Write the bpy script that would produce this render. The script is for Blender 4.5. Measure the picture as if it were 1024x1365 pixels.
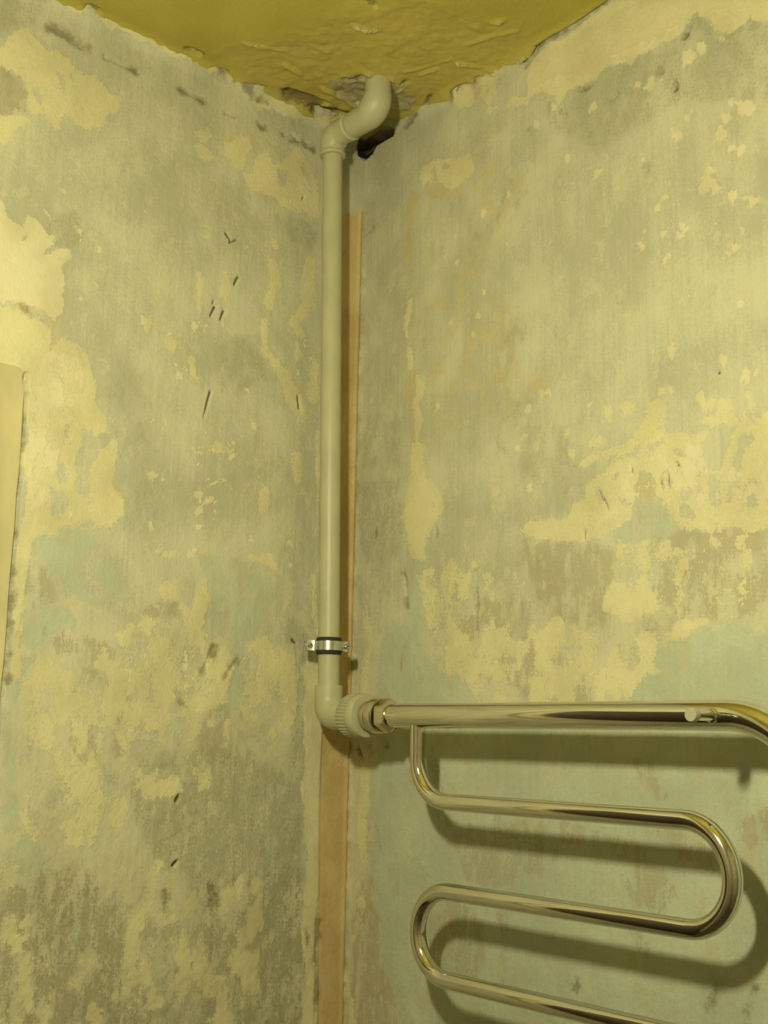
import bpy, bmesh, math, random
import numpy as np
from mathutils import Vector, Matrix

for o in list(bpy.data.objects):
    bpy.data.objects.remove(o, do_unlink=True)
scene = bpy.context.scene
COL = scene.collection

# ------------------------------------------------------------------ camera
IMG_W, IMG_H, FPX = 1024.0, 1365.0, 1561.24
PITCH, ROLL, YAW = 0.1907, 0.0189, 0.8500
CAM = np.array([1.3902, -1.1640, 0.0])
FW = np.array([-math.sin(YAW) * math.cos(PITCH), math.cos(YAW) * math.cos(PITCH), math.sin(PITCH)])
_r = np.array([math.cos(YAW), math.sin(YAW), 0.0])
_u = np.cross(_r, FW)
RT = _r * math.cos(ROLL) + _u * math.sin(ROLL)
UP = _u * math.cos(ROLL) - _r * math.sin(ROLL)
cd = bpy.data.cameras.new('camera')
cd.sensor_fit = 'AUTO'; cd.sensor_width = 36.0; cd.lens = FPX * 36.0 / IMG_H
cd.clip_start = 0.02; cd.clip_end = 50
camo = bpy.data.objects.new('camera', cd); COL.objects.link(camo)
camo.matrix_world = Matrix(((RT[0], UP[0], -FW[0], CAM[0]), (RT[1], UP[1], -FW[1], CAM[1]),
                            (RT[2], UP[2], -FW[2], CAM[2]), (0, 0, 0, 1)))
scene.camera = camo

# ------------------------------------------------------------------ world and exposure
world = bpy.data.worlds.new('world'); scene.world = world
world.use_nodes = True
world.node_tree.nodes['Background'].inputs[0].default_value = (0.02, 0.02, 0.02, 1)
world.node_tree.nodes['Background'].inputs[1].default_value = 0.3
scene.view_settings.view_transform = 'Standard'
scene.view_settings.look = 'None'
scene.view_settings.exposure = 0.0
scene.view_settings.gamma = 1.0
scene.view_settings.use_curve_mapping = False
LAMP_POS = (0.874, -0.987, 0.440)      # hanging bulb, found from the shadows
LAMP_STRENGTH = 880.0
LAMP_COLOR = (1.0, 0.965, 0.57)

HC = 0.9842          # ceiling height above the camera
ZF = -1.60           # floor
RX, RY = 1.95, -2.05 # room extent

# ------------------------------------------------------------------ photograph pixel -> point on a plane of the room
def at(x, y, axis, val):
    v = FW + RT * (x - IMG_W / 2) / FPX - UP * (y - IMG_H / 2) / FPX
    t = (val - CAM[axis]) / v[axis]
    return CAM + t * v
def on_left(x, y):
    p = at(x, y, 0, 0.0); return (p[1], p[2])
def on_right(x, y):
    p = at(x, y, 1, 0.0); return (p[0], p[2])
def on_ceil(x, y):
    p = at(x, y, 2, HC); return (p[0], p[1])

# ------------------------------------------------------------------ material helpers
class NT:
    def __init__(s, name):
        s.m = bpy.data.materials.new(name); s.m.use_nodes = True
        s.t = s.m.node_tree; s.t.nodes.clear()
        s.out = s.n('ShaderNodeOutputMaterial')
        s.b = s.n('ShaderNodeBsdfPrincipled')
        s.t.links.new(s.b.outputs[0], s.out.inputs[0])
        s.co = s.n('ShaderNodeTexCoord').outputs['Object']
    def n(s, typ, **kw):
        nd = s.t.nodes.new(typ)
        for k, v in kw.items(): setattr(nd, k, v)
        return nd
    def put(s, sock, v):
        if isinstance(v, bpy.types.NodeSocket): s.t.links.new(v, sock)
        elif isinstance(v, (tuple, list)) and len(v) == 3 and sock.type == 'RGBA': sock.default_value = (*v, 1)
        else: sock.default_value = v
    def math(s, op, a, b=0.0, c=0.0, clamp=False):
        nd = s.n('ShaderNodeMath', operation=op); nd.use_clamp = clamp
        s.put(nd.inputs[0], a); s.put(nd.inputs[1], b); s.put(nd.inputs[2], c); return nd.outputs[0]
    def noise(s, scale, stretch=(1, 1, 1), detail=4, rough=.55, off=(0, 0, 0), dist=0.0):
        mp = s.n('ShaderNodeMapping'); s.put(mp.inputs[0], s.co)
        mp.inputs['Scale'].default_value = stretch; mp.inputs['Location'].default_value = off
        nz = s.n('ShaderNodeTexNoise'); s.put(nz.inputs['Vector'], mp.outputs[0])
        nz.inputs['Scale'].default_value = scale; nz.inputs['Detail'].default_value = detail
        nz.inputs['Roughness'].default_value = rough; nz.inputs['Distortion'].default_value = dist
        return nz.outputs[0]
    def step(s, v, a, b, lo=0.0, hi=1.0):
        nd = s.n('ShaderNodeMapRange'); nd.interpolation_type = 'SMOOTHSTEP'
        s.put(nd.inputs[0], v); s.put(nd.inputs[1], a); s.put(nd.inputs[2], b)
        s.put(nd.inputs[3], lo); s.put(nd.inputs[4], hi); return nd.outputs[0]
    def mix(s, f, a, b, mode='MIX'):
        nd = s.n('ShaderNodeMix', data_type='RGBA', blend_type=mode)
        s.put(nd.inputs[0], f); s.put(nd.inputs[6], a); s.put(nd.inputs[7], b); return nd.outputs[2]
    def attr(s, name):
        a = s.n('ShaderNodeAttribute', attribute_name=name)
        sp = s.n('ShaderNodeSeparateColor'); s.put(sp.inputs[0], a.outputs['Color'])
        return sp.outputs[0], sp.outputs[1], sp.outputs[2], a.outputs['Alpha']
    def bump(s, h, dist, strength=1.0):
        bp = s.n('ShaderNodeBump'); bp.inputs['Distance'].default_value = dist
        bp.inputs['Strength'].default_value = strength; s.put(bp.inputs['Height'], h)
        s.put(s.b.inputs['Normal'], bp.outputs[0])

def simple(name, col, rough=.6, metal=0.0, var=.12, scale=40, bump=0.0, spec=.5, stretch=(1, 1, 1)):
    N = NT(name)
    nz = N.noise(scale, stretch, 4)
    c2 = tuple(c * (1 - var) for c in col); c1 = tuple(min(1, c * (1 + var)) for c in col)
    N.put(N.b.inputs['Base Color'], N.mix(N.step(nz, .3, .7), c2, c1))
    N.b.inputs['Roughness'].default_value = rough; N.b.inputs['Metallic'].default_value = metal
    N.b.inputs['Specular IOR Level'].default_value = spec
    if bump: N.bump(N.noise(scale * 6, stretch, 3), bump)
    return N.m

# albedos of the wall layers
GREY_LO, GREY_HI = (.410, .395, .300), (.545, .528, .402)
CREAM_LO, CREAM_HI = (.535, .485, .300), (.640, .585, .375)
PALE_LO, PALE_HI = (.575, .515, .345), (.665, .605, .430)
MINT_LO, MINT_HI = (.390, .428, .340), (.465, .500, .392)
BROWN_LO, BROWN_HI = (.285, .232, .140), (.370, .312, .205)
TAN_LO, TAN_HI = (.465, .335, .155), (.570, .440, .225)
DARK_LO, DARK_HI = (.215, .205, .135), (.320, .305, .205)
OCHRE = (.500, .390, .150)

def plaster_material():
    N = NT('scraped_plaster')
    cream, pale, mint, brown = N.attr('paint_a')
    tan, dgrey, ochre, dens = N.attr('paint_b')
    dirt_shade, gouge, smooth, mott = N.attr('paint_c')
    nA, nB, nC, blotch2 = N.attr('grain')
    nF = N.noise(300, (1, 1, .7), 3, .6, (1.7, 4.2, 8.8))
    streak = N.noise(170, (1, 1, .045), 3, .6)
    grit = N.noise(620, (1, 1, .8), 2, .7, (4, 4, 4))
    blotch = N.noise(7, (1, 1, 1), 2, .55)
    def mask(f, nz, amp, edge=.02, fine=.12, st=0.0):
        v = N.math('MULTIPLY_ADD', N.math('SUBTRACT', nz, .5), amp, f)
        v = N.math('MULTIPLY_ADD', N.math('SUBTRACT', N.math('MULTIPLY_ADD', grit, .4, N.math('MULTIPLY', nF, .6)), .5), fine * 1.25, v)
        if st: v = N.math('MULTIPLY_ADD', N.math('SUBTRACT', streak, .5), st, v)
        return N.step(v, .5 - edge, .5 + edge)
    # base render: grey lime plaster, trowelled in vertical streaks
    t = N.math('MULTIPLY_ADD', N.math('SUBTRACT', streak, .5), .55, blotch)
    t = N.math('MULTIPLY_ADD', N.math('SUBTRACT', blotch2, .5), .75, t)
    t = N.math('MULTIPLY_ADD', N.math('SUBTRACT', nF, .5), .45, t)
    t = N.math('MULTIPLY_ADD', N.math('SUBTRACT', grit, .5), .55, t)
    col = N.mix(N.step(t, .22, .82), GREY_LO, GREY_HI)
    # faint yellow lime wash left in the pores
    wash = N.step(N.math('MULTIPLY_ADD', N.math('SUBTRACT', nF, .5), .5, N.math('ADD', nB, N.math('MULTIPLY', mott, .22))), .56, .74, 0, .55)
    col = N.mix(wash, col, (.56, .52, .36))
    mM = mask(mint, nA, .75, .06, .32, .22)
    col = N.mix(N.math('MULTIPLY', mM, .80), col, N.mix(N.step(t, .25, .75), MINT_LO, MINT_HI))
    mot = N.math('MULTIPLY_ADD', N.math('SUBTRACT', nF, .5), .6, N.math('MULTIPLY_ADD', N.math('SUBTRACT', streak, .5), .35, nB))
    col = N.mix(N.math('MULTIPLY', N.step(mot, .52, .72), N.math('MULTIPLY', mM, .55)), col, (.44, .40, .26))
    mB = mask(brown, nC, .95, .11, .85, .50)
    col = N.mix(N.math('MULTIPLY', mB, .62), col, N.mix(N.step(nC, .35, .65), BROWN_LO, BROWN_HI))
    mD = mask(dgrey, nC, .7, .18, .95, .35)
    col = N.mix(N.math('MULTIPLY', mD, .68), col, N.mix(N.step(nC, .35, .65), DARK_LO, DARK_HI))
    mO = mask(ochre, nB, .7, .16, .2)
    col = N.mix(N.math('MULTIPLY', mO, .6), col, OCHRE)
    mC = mask(cream, nA, .80, .030, .42)
    crc = N.mix(N.step(N.math('MULTIPLY_ADD', N.math('SUBTRACT', grit, .5), .6, N.math('MULTIPLY_ADD', N.math('SUBTRACT', nF, .5), .4, blotch2)), .25, .75), CREAM_LO, CREAM_HI)
    col = N.mix(N.math('MULTIPLY', mC, .95), col, crc)
    mT = mask(tan, nA, .25, .16, .12)
    col = N.mix(mT, col, N.mix(N.step(N.math('MULTIPLY_ADD', N.math('SUBTRACT', nF, .5), .5, blotch2), .3, .75), TAN_LO, TAN_HI))
    mP = mask(pale, nB, .6, .030, .32)
    col = N.mix(N.math('MULTIPLY', mP, .95), col, N.mix(N.step(blotch2, .3, .7), PALE_LO, PALE_HI))
    th = N.math('MULTIPLY_ADD', dens, -.20, .80)
    fl = N.math('ADD', N.math('MULTIPLY', nC, .8), N.math('MULTIPLY', nF, .2))
    mF = N.step(N.math('SUBTRACT', fl, th), -.008, .008)
    col = N.mix(N.math('MULTIPLY', mF, .9), col, PALE_HI)
    mR = mask(dirt_shade, nB, .85, .16, .5)  # dark crevices, plus the cavity's shade painted in as colour
    col = N.mix(N.math('MULTIPLY', mR, .68), col, N.mix(nF, (.07, .055, .03), (.2, .17, .1)))
    col = N.mix(N.step(gouge, .35, .85, 0, .88), col, (.10, .068, .034))
    N.put(N.b.inputs['Base Color'], col)
    N.b.inputs['Roughness'].default_value = .82
    N.b.inputs['Specular IOR Level'].default_value = .25
    h = N.math('MULTIPLY', mC, .22)
    h = N.math('MULTIPLY_ADD', mP, .32, h)
    h = N.math('MULTIPLY_ADD', mM, .1, h)
    h = N.math('MULTIPLY_ADD', mF, .25, h)
    h = N.math('MULTIPLY_ADD', mT, .3, h)
    h = N.math('MULTIPLY_ADD', mB, -.3, h)
    h = N.math('MULTIPLY_ADD', nF, N.math('MULTIPLY_ADD', smooth, -.55, .8), h)
    h = N.math('MULTIPLY_ADD', nC, .5, h)
    h = N.math('MULTIPLY_ADD', streak, .35, h)
    N.bump(h, .0011, .8)
    return N.m

def ceiling_material():
    N = NT('yellowed_ceiling_paint')
    mortar, dirt_shade, flake, rough = N.attr('paint_a')
    nA = N.noise(45, (1, 1, 1), 5, .6)
    nF = N.noise(280, (1, 1, 1), 3, .6, (1, 2, 3))
    big = N.noise(6, (1, 1, 1), 3, .5)
    def mask(f, amp, edge, fine):
        v = N.math('MULTIPLY_ADD', N.math('SUBTRACT', nA, .5), amp, f)
        v = N.math('MULTIPLY_ADD', N.math('SUBTRACT', nF, .5), fine, v)
        return N.step(v, .5 - edge, .5 + edge)
    col = N.mix(N.step(big, .3, .7), (.398, .328, .066), (.468, .400, .090))
    col = N.mix(N.step(nF, .45, .8, 0, .35), col, (.355, .27, .055))
    col = N.mix(N.math('MULTIPLY', mask(rough, .7, .2, .3), .45), col, N.mix(nA, (.36, .26, .08), (.54, .43, .16)))
    col = N.mix(N.math('MULTIPLY', mask(mortar, .5, .06, .2), .9), col, N.mix(N.step(nF, .3, .7), (.27, .23, .14), (.42, .37, .25)))
    col = N.mix(N.math('MULTIPLY', mask(flake, .5, .04, .2), .85), col, (.60, .52, .29))
    col = N.mix(N.math('MULTIPLY', mask(dirt_shade, .45, .08, .3), .9), col, N.mix(nF, (.10, .07, .03), (.22, .17, .08)))
    N.put(N.b.inputs['Base Color'], col)
    N.b.inputs['Roughness'].default_value = .6
    N.b.inputs['Specular IOR Level'].default_value = .3
    h = N.math('MULTIPLY_ADD', mask(flake, .5, .05, .2), .8, N.math('MULTIPLY', nA, 1.2))
    h = N.math('MULTIPLY_ADD', nF, .5, h)
    N.bump(h, .0012, .8)
    return N.m

PLASTER = plaster_material()
CEIL = ceiling_material()

# ------------------------------------------------------------------ numpy noise and field painting
def vnoise(u, v, seed):
    rng = np.random.RandomState(seed)
    T = rng.rand(257, 257); T[256, :] = T[0, :]; T[:, 256] = T[:, 0]
    iu = np.floor(u).astype(int); iv = np.floor(v).astype(int)
    fu = u - iu; fv = v - iv
    fu = fu * fu * (3 - 2 * fu); fv = fv * fv * (3 - 2 * fv)
    iu &= 255; iv &= 255
    return (T[iu, iv] * (1 - fu) + T[iu + 1, iv] * fu) * (1 - fv) + (T[iu, iv + 1] * (1 - fu) + T[iu + 1, iv + 1] * fu) * fv
def fbm(u, v, scale, octv, seed, rough=.55):
    s = np.zeros_like(u); a = 1.0; tot = 0
    for k in range(octv):
        s += a * vnoise(u * scale * 2 ** k + 37.3 * k, v * scale * 2 ** k + 11.9 * k, seed + k); tot += a; a *= rough
    return s / tot - .5

RANGE = .020      # half width of a field's ramp, metres
class Field:
    """a soft-edged layer on one surface: 0.5 on the layer's edge, rising inwards"""
    def __init__(s, A, B, tr):
        s.A, s.B, s.tr = A, B, tr; s.f = np.zeros_like(A)
    def _merge(s, idx, sd, cap, soft, cut):
        g = np.clip(.5 + sd / (2 * RANGE) * soft, 0, .5 + cap)
        if cut: s.f[idx] = np.minimum(s.f[idx], 1 - np.clip(.5 + sd / (2 * RANGE) * soft, 0, 1))
        else: s.f[idx] = np.maximum(s.f[idx], g)
    def poly(s, pts, cap=.5, soft=1.0, cut=False):
        P = np.array([s.tr(*p) for p in pts]); mg = RANGE / soft + .002
        lo = P.min(0) - mg; hi = P.max(0) + mg
        idx = np.nonzero((s.A > lo[0]) & (s.A < hi[0]) & (s.B > lo[1]) & (s.B < hi[1]))[0]
        if len(idx) == 0: return s
        a = s.A[idx]; b = s.B[idx]
        d2 = np.full(len(idx), 9.0); ins = np.zeros(len(idx), bool)
        n = len(P)
        for i in range(n):
            x0, y0 = P[i]; x1, y1 = P[(i + 1) % n]; dx, dy = x1 - x0, y1 - y0
            t = np.clip(((a - x0) * dx + (b - y0) * dy) / max(dx * dx + dy * dy, 1e-12), 0, 1)
            d2 = np.minimum(d2, (a - x0 - t * dx) ** 2 + (b - y0 - t * dy) ** 2)
            if abs(dy) > 1e-12:
                c = ((y0 > b) != (y1 > b)) & (a < dx * (b - y0) / dy + x0); ins ^= c
        sd = np.sqrt(d2); sd[~ins] *= -1
        s._merge(idx, sd, cap, soft, cut); return s
    def line(s, pts, r, cap=.5, soft=1.0, cut=False):
        """a stroke; r in photograph pixels (about a millimetre each), one value or one per point"""
        P = np.array([s.tr(*p) for p in pts])
        R = np.array([r] * len(pts) if not hasattr(r, '__len__') else r, float) * .00105
        mg = RANGE / soft + R.max()
        lo = P.min(0) - mg; hi = P.max(0) + mg
        idx = np.nonzero((s.A > lo[0]) & (s.A < hi[0]) & (s.B > lo[1]) & (s.B < hi[1]))[0]
        if len(idx) == 0: return s
        a = s.A[idx]; b = s.B[idx]; best = np.full(len(idx), -9.0)
        if len(P) == 1: P = np.vstack([P, P + 1e-5]); R = np.array([R[0], R[0]])
        for i in range(len(P) - 1):
            x0, y0 = P[i]; x1, y1 = P[i + 1]; dx, dy = x1 - x0, y1 - y0
            t = np.clip(((a - x0) * dx + (b - y0) * dy) / max(dx * dx + dy * dy, 1e-12), 0, 1)
            d = np.sqrt((a - x0 - t * dx) ** 2 + (b - y0 - t * dy) ** 2)
            best = np.maximum(best, R[i] * (1 - t) + R[i + 1] * t - d)
        s._merge(idx, best, cap, soft, cut); return s
    def sharp(s, w=.0015):
        """hard 0..1 mask of the field for geometry"""
        return np.clip(.5 + (s.f - .5) * 2 * RANGE / w, 0, 1)

def grain(A, B, seed):
    def g(sc, st, octv, sd, rough):
        f = fbm(A, B * st, sc, octv, sd, rough); return .5 + f * (.098 / max(f.std(), 1e-6))
    return (g(42, .7, 5, seed, .62), g(62, .8, 5, seed + 20, .66), g(80, .5, 4, seed + 40, .62), g(19, .8, 5, seed + 60, .62))

def axis_coords(fine_lo, fine_hi, step, *coarse):
    n = int(round((fine_hi - fine_lo) / step))
    return np.array(sorted(set(np.round(np.concatenate([np.linspace(fine_lo, fine_hi, n + 1), np.array(coarse)]), 5))))

def grid_object(name, ca, cb, to3d, disp, normal, attrs, mat, skip=None, flip=False):
    """a wall or ceiling sheet: grid ca x cb moved by disp along normal"""
    na, nb = len(ca), len(cb)
    A, B = np.meshgrid(ca, cb, indexing='ij'); A = A.ravel(); B = B.ravel()
    co = to3d(A, B) + disp[:, None] * np.array(normal)
    ii, jj = np.meshgrid(np.arange(na - 1), np.arange(nb - 1), indexing='ij'); ii = ii.ravel(); jj = jj.ravel()
    if skip is not None:
        keep = ~skip((ca[ii] + ca[ii + 1]) / 2, (cb[jj] + cb[jj + 1]) / 2); ii = ii[keep]; jj = jj[keep]
    q = np.stack([ii * nb + jj, (ii + 1) * nb + jj, (ii + 1) * nb + jj + 1, ii * nb + jj + 1], 1)
    if flip: q = q[:, ::-1]
    me = bpy.data.meshes.new(name)
    me.vertices.add(len(co)); me.vertices.foreach_set('co', co.astype(np.float32).ravel())
    me.loops.add(q.size); me.loops.foreach_set('vertex_index', q.astype(np.int32).ravel())
    me.polygons.add(len(q)); me.polygons.foreach_set('loop_start', np.arange(0, q.size, 4, dtype=np.int32))
    me.polygons.foreach_set('use_smooth', np.ones(len(q), bool))
    me.update(calc_edges=True)
    for an, chans in attrs.items():
        at_ = me.attributes.new(an, 'FLOAT_COLOR', 'POINT')
        d = np.zeros((len(co), 4), np.float32)
        for k, c in enumerate(chans):
            if c is not None: d[:, k] = c
        at_.data.foreach_set('color', d.ravel())
    me.materials.append(mat)
    o = bpy.data.objects.new(name, me); COL.objects.link(o)
    o['kind'] = 'structure'
    return o

# ================================================================== LEFT WALL (plane x = 0)
DOOR_Y0, DOOR_Y1, DOOR_Z = -0.632, -1.432, 0.392
def build_left_wall():
    ca = axis_coords(-.66, 0.014, .002, DOOR_Y0, DOOR_Y1, RY, -1.7, *np.arange(-1.52, -.664, .008))
    cb = axis_coords(-.46, HC + .012, .002, DOOR_Z, ZF, -1.3, -1.0, -.8, -.6)
    A, B = [g.ravel() for g in np.meshgrid(ca, cb, indexing='ij')]
    L = lambda: Field(A, B, on_left)
    cream = L(); pale = L()
    cream.poly([(-20, 62), (0, 58), (20, 45), (38, 40), (52, 52), (62, 62), (78, 70), (92, 78), (98, 97), (130, 103), (146, 120), (164, 130), (156, 148), (140, 155), (140, 166), (120, 173), (108, 165), (95, 162), (88, 152), (75, 170), (64, 164), (62, 150), (40, 152), (30, 138), (38, 122), (24, 108), (18, 92), (-20, 84)])
    cream.line([(80, 98), (90, 135)], 3, cut=True).line([(95, 100), (112, 150)], 3.5, cut=True).line([(48, 122), (60, 145)], 2.5, cut=True)
    cream.poly([(-20, 160), (15, 154), (40, 151), (41, 164), (20, 166), (10, 190), (-20, 200)])
    cream.poly([(-20, 410), (40, 415), (70, 440), (66, 468), (80, 452), (100, 462), (120, 485), (130, 520), (128, 548), (140, 552), (146, 570), (157, 588), (159, 608), (150, 640), (158, 655), (166, 668), (168, 690), (130, 705), (92, 700), (44, 722), (34, 760), (28, 840), (24, 900), (-20, 905)])
    cream.poly([(105, 572), (125, 570), (128, 600), (122, 640), (118, 672), (106, 650)], cut=True).poly([(130, 580), (148, 582), (146, 594), (134, 594)], cut=True)
    cream.poly([(64, 645), (86, 655), (88, 676), (76, 690), (64, 676)], cut=True).poly([(94, 690), (130, 692), (122, 706), (98, 700)], cut=True)
    cream.line([(82, 622), (84, 640)], 4, cut=True).line([(90, 575), (92, 590)], 6, cut=True)
    cream.poly([(300, 190), (315, 178), (335, 180), (338, 195), (331, 215), (345, 200), (360, 196), (366, 216), (376, 207), (386, 212), (400, 197), (413, 215), (421, 240), (426, 290), (412, 292), (386, 277), (370, 266), (355, 258), (336, 254), (326, 232), (310, 222), (300, 206)])
    cream.line([(375, 230), (377, 242)], 4, cut=True).line([(333, 210), (330, 228)], 5, cut=True).line([(405, 222), (408, 232)], 3, cut=True)
    cream.poly([(254, 174), (270, 171), (286, 181), (275, 188), (258, 184)], cap=.12).poly([(257, 190), (268, 193), (286, 211), (274, 214), (260, 200)])
    cream.line([(362, 350), (366, 375), (360, 405)], [6, 8, 6], cap=.12).line([(352, 430), (354, 464), (368, 486), (384, 512), (398, 545), (405, 560)], [4, 7, 7, 9, 12, 5])
    cream.line([(415, 345), (410, 385), (404, 415), (390, 430), (400, 445)], [10, 12, 9, 7, 6]).line([(420, 480), (418, 525)], [9, 10]).line([(397, 460), (396, 475)], 4)
    cream.line([(304, 365), (300, 390)], [7, 6], cap=.1).line([(266, 365), (266, 395), (267, 420)], [4, 3, 2]).line([(255, 480), (258, 495), (262, 506)], [3, 3, 2.5]).line([(229, 460)], 7).line([(198, 430), (195, 440)], 6)
    cream.line([(268, 310), (284, 314)], [8, 4], cap=.06).line([(365, 310), (368, 325)], [5, 7], cap=.05)
    for x, y, r in [(110, 397, 9), (105, 307, 8), (133, 332, 4), (85, 255, 4), (96, 240, 6), (64, 285, 7), (192, 425, 9), (205, 403, 3), (168, 443, 4), (240, 500, 5), (248, 493, 4), (292, 573, 5), (340, 568, 7), (312, 589, 6), (228, 529, 6), (301, 521, 5), (298, 431, 6), (130, 380, 5), (106, 218, 3), (150, 560, 5), (390, 727, 7), (338, 720, 6), (395, 625, 8), (203, 703, 7), (205, 635, 5)]:
        pale.line([(x - r * .5, y - r * .6), (x + (r % 3) - 1, y + r * .1), (x + r * .3, y + r * .7)], [r * .25, r * .55, r * .2], cap=.1)
    cream.line([(262, 600), (310, 598)], 5, cap=.02).line([(350, 650), (352, 668), (345, 692)], [6, 7, 4], cap=.06).line([(395, 610), (400, 640)], [8, 4], cap=.02)
    cream.poly([(318, 736), (345, 738), (362, 737), (372, 752), (384, 768), (366, 762), (342, 752), (328, 745)]).line([(196, 730), (225, 740), (250, 735), (310, 732)], [2, 4, 3, 2], cap=.02)
    cream.poly([(205, 781), (236, 779), (248, 805), (256, 812), (264, 780), (275, 772), (279, 800), (272, 832), (258, 850), (242, 836), (238, 806), (214, 802)])
    cream.poly([(165, 838), (200, 826), (250, 836), (300, 852), (312, 890), (300, 930), (262, 952), (205, 975), (165, 960), (145, 900)], cap=.035, soft=.6)
    cream.poly([(60, 868), (110, 872), (160, 860), (170, 960), (110, 1005), (40, 1012), (28, 930)], cap=.0, soft=.6)
    cream.poly([(328, 860), (352, 850), (392, 870), (396, 955), (365, 985), (330, 960), (322, 905)], cap=.04, soft=.7)
    cream.poly([(180, 960), (300, 965), (300, 1040), (200, 1060), (60, 1050), (60, 1000)], cap=-.03, soft=.6)
    cream.poly([(160, 1170), (190, 1152), (228, 1148), (248, 1172), (262, 1225), (278, 1270), (274, 1312), (240, 1335), (195, 1345), (160, 1320), (155, 1250)], cap=-.02, soft=.6)
    cream.poly([(300, 1195), (320, 1170), (350, 1180), (350, 1240), (330, 1365), (290, 1365)], cap=.0, soft=.5)
    cream.poly([(40, 1010), (160, 1020), (170, 1080), (120, 1130), (30, 1110)], cap=.02, soft=.6)
    cream.poly([(0, 1150), (30, 1180), (60, 1300), (150, 1290), (200, 1365), (0, 1365)], cap=-.06, soft=.5)
    cream.line([(60, -8), (100, 12), (130, 28), (180, 48), (228, 70), (262, 86)], [2, 4, 4, 3, 2, 1.5])
    cream.line([(282, 96), (300, 103), (330, 120), (345, 133), (370, 142), (400, 153), (432, 166)], [3, 4, 5, 8, 8, 8, 6])
    # ragged cream edge of the filled chase
    cream.poly([(404, 905), (416, 870), (428, 860), (436, 1380), (402, 1380), (407, 1300), (404, 1200), (407, 1130), (402, 1060), (409, 1000), (406, 950)])
    cream.line([(424, 575), (424, 760)], 2.5).line([(420, 770), (418, 800), (424, 840)], [3, 5, 4])
    cream.line([(32, 500), (30, 560), (24, 640), (17, 730), (12, 800), (8, 900)], [2, 4, 5, 6, 6, 5], cut=True)
    pale.poly([(-20, 262), (4, 268), (12, 284), (24, 296), (32, 302), (36, 286), (50, 291), (60, 303), (74, 326), (82, 330), (98, 330), (92, 345), (86, 358), (88, 398), (86, 420), (72, 428), (60, 418), (30, 402), (-20, 402)])
    pale.line([(33, 318), (44, 309)], 1.8, cut=True).line([(60, 338), (71, 331)], 1.8, cut=True)
    pale.poly([(42, 520), (60, 480), (78, 460), (100, 466), (112, 490), (105, 540), (85, 570), (75, 620), (60, 690), (45, 700), (38, 640)], cap=.02, soft=.7)
    pale.poly([(18, 800), (28, 800), (24, 838), (18, 850), (14, 830)])
    for x, y, r in [(275, 640, 4), (285, 645, 3), (262, 660, 4), (264, 683, 5), (269, 702, 4), (280, 667, 5), (250, 625, 3), (240, 640, 3), (300, 640, 3), (207, 636, 3), (216, 641, 2), (255, 737, 6), (310, 610, 3)]:
        pale.line([(x - r, y + r * .4), (x + r, y - r * .4)], r * .5)
    # the wall goes on above and beyond the door with the same torn paint
    beyond = np.clip((-.60 - A) / .05, 0, 1)
    cream.f = np.maximum(cream.f, beyond * np.clip(.42 + 1.0 * fbm(A, B, 5, 3, 21), 0, .62))
    pale.line([(36, 500), (32, 560), (26, 640), (18, 730), (12, 800)], [3, 4, 5, 6, 6], cut=True)
    mint = L()
    mint.poly([(46, 712), (62, 704), (90, 702), (128, 714), (132, 730), (112, 745), (110, 772), (98, 765), (72, 756), (45, 742), (36, 726)], cap=.2)
    mint.line([(85, 762), (100, 785), (130, 805), (150, 790)], [6, 7, 5, 4], cap=.06)
    mint.poly([(24, 826), (48, 806), (88, 808), (106, 828), (96, 842), (66, 846), (46, 864), (26, 856)], cap=.2)
    mint.poly([(265, 742), (300, 742), (345, 752), (372, 764), (386, 786), (360, 800), (350, 832), (322, 856), (300, 850), (282, 840), (284, 795)], cap=.03, soft=.8)
    mint.line([(318, 850), (316, 880), (312, 915), (302, 938)], [7, 6, 9, 7], cap=.2).line([(345, 830), (330, 850)], 6, cap=.1).line([(372, 890)], 7, cap=.02)
    mint.line([(333, 1090), (345, 1112), (356, 1140)], [4, 6, 4], cap=.1)
    mint.line([(18, 900), (16, 1000), (12, 1100)], [6, 8, 7], cap=.06).poly([(16, 1100), (50, 1110), (60, 1160), (30, 1172), (12, 1150)], cap=.02)
    mint.line([(96, 1228), (102, 1262)], [4, 5], cap=.06).line([(95, 895), (115, 897)], 6, cap=.04).line([(180, 1235), (184, 1255)], 4, cap=.02).line([(196, 1295), (200, 1320)], 6, cap=.02)
    mint.line([(205, 1235), (212, 1260)], 5, cap=.0).line([(140, 760), (160, 790)], 10, cap=-.02)
    brown = L()
    brown.poly([(-20, 86), (15, 86), (24, 108), (38, 124), (28, 136), (38, 150), (14, 154), (-20, 160)])
    brown.poly([(60, 838), (90, 840), (104, 866), (90, 872), (68, 858)], cap=.03).poly([(118, 855), (145, 852), (150, 880), (125, 885)], cap=.02)
    brown.poly([(190, 800), (235, 805), (235, 820), (192, 822)], cap=.05).line([(105, 985), (110, 1015)], 6, cap=.03).line([(125, 990), (128, 1022)], 8, cap=.04)
    brown.poly([(285, 930), (315, 955), (310, 1010), (285, 1010), (270, 985)], cap=.02, soft=.7)
    brown.poly([(100, 890), (140, 900), (170, 930), (160, 1000), (110, 1010), (90, 940)], cap=-.05, soft=.6)
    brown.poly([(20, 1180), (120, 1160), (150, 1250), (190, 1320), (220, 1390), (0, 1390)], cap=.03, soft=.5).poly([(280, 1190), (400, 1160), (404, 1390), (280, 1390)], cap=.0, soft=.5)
    brown.line([(275, 1235), (284, 1290)], [4, 6], cap=.03).line([(255, 1290), (240, 1320)], 10, cap=-.02)
    brown.poly([(30, 760), (60, 760), (75, 800), (50, 808), (30, 800)], cap=-.02)
    dgrey = L()
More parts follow.
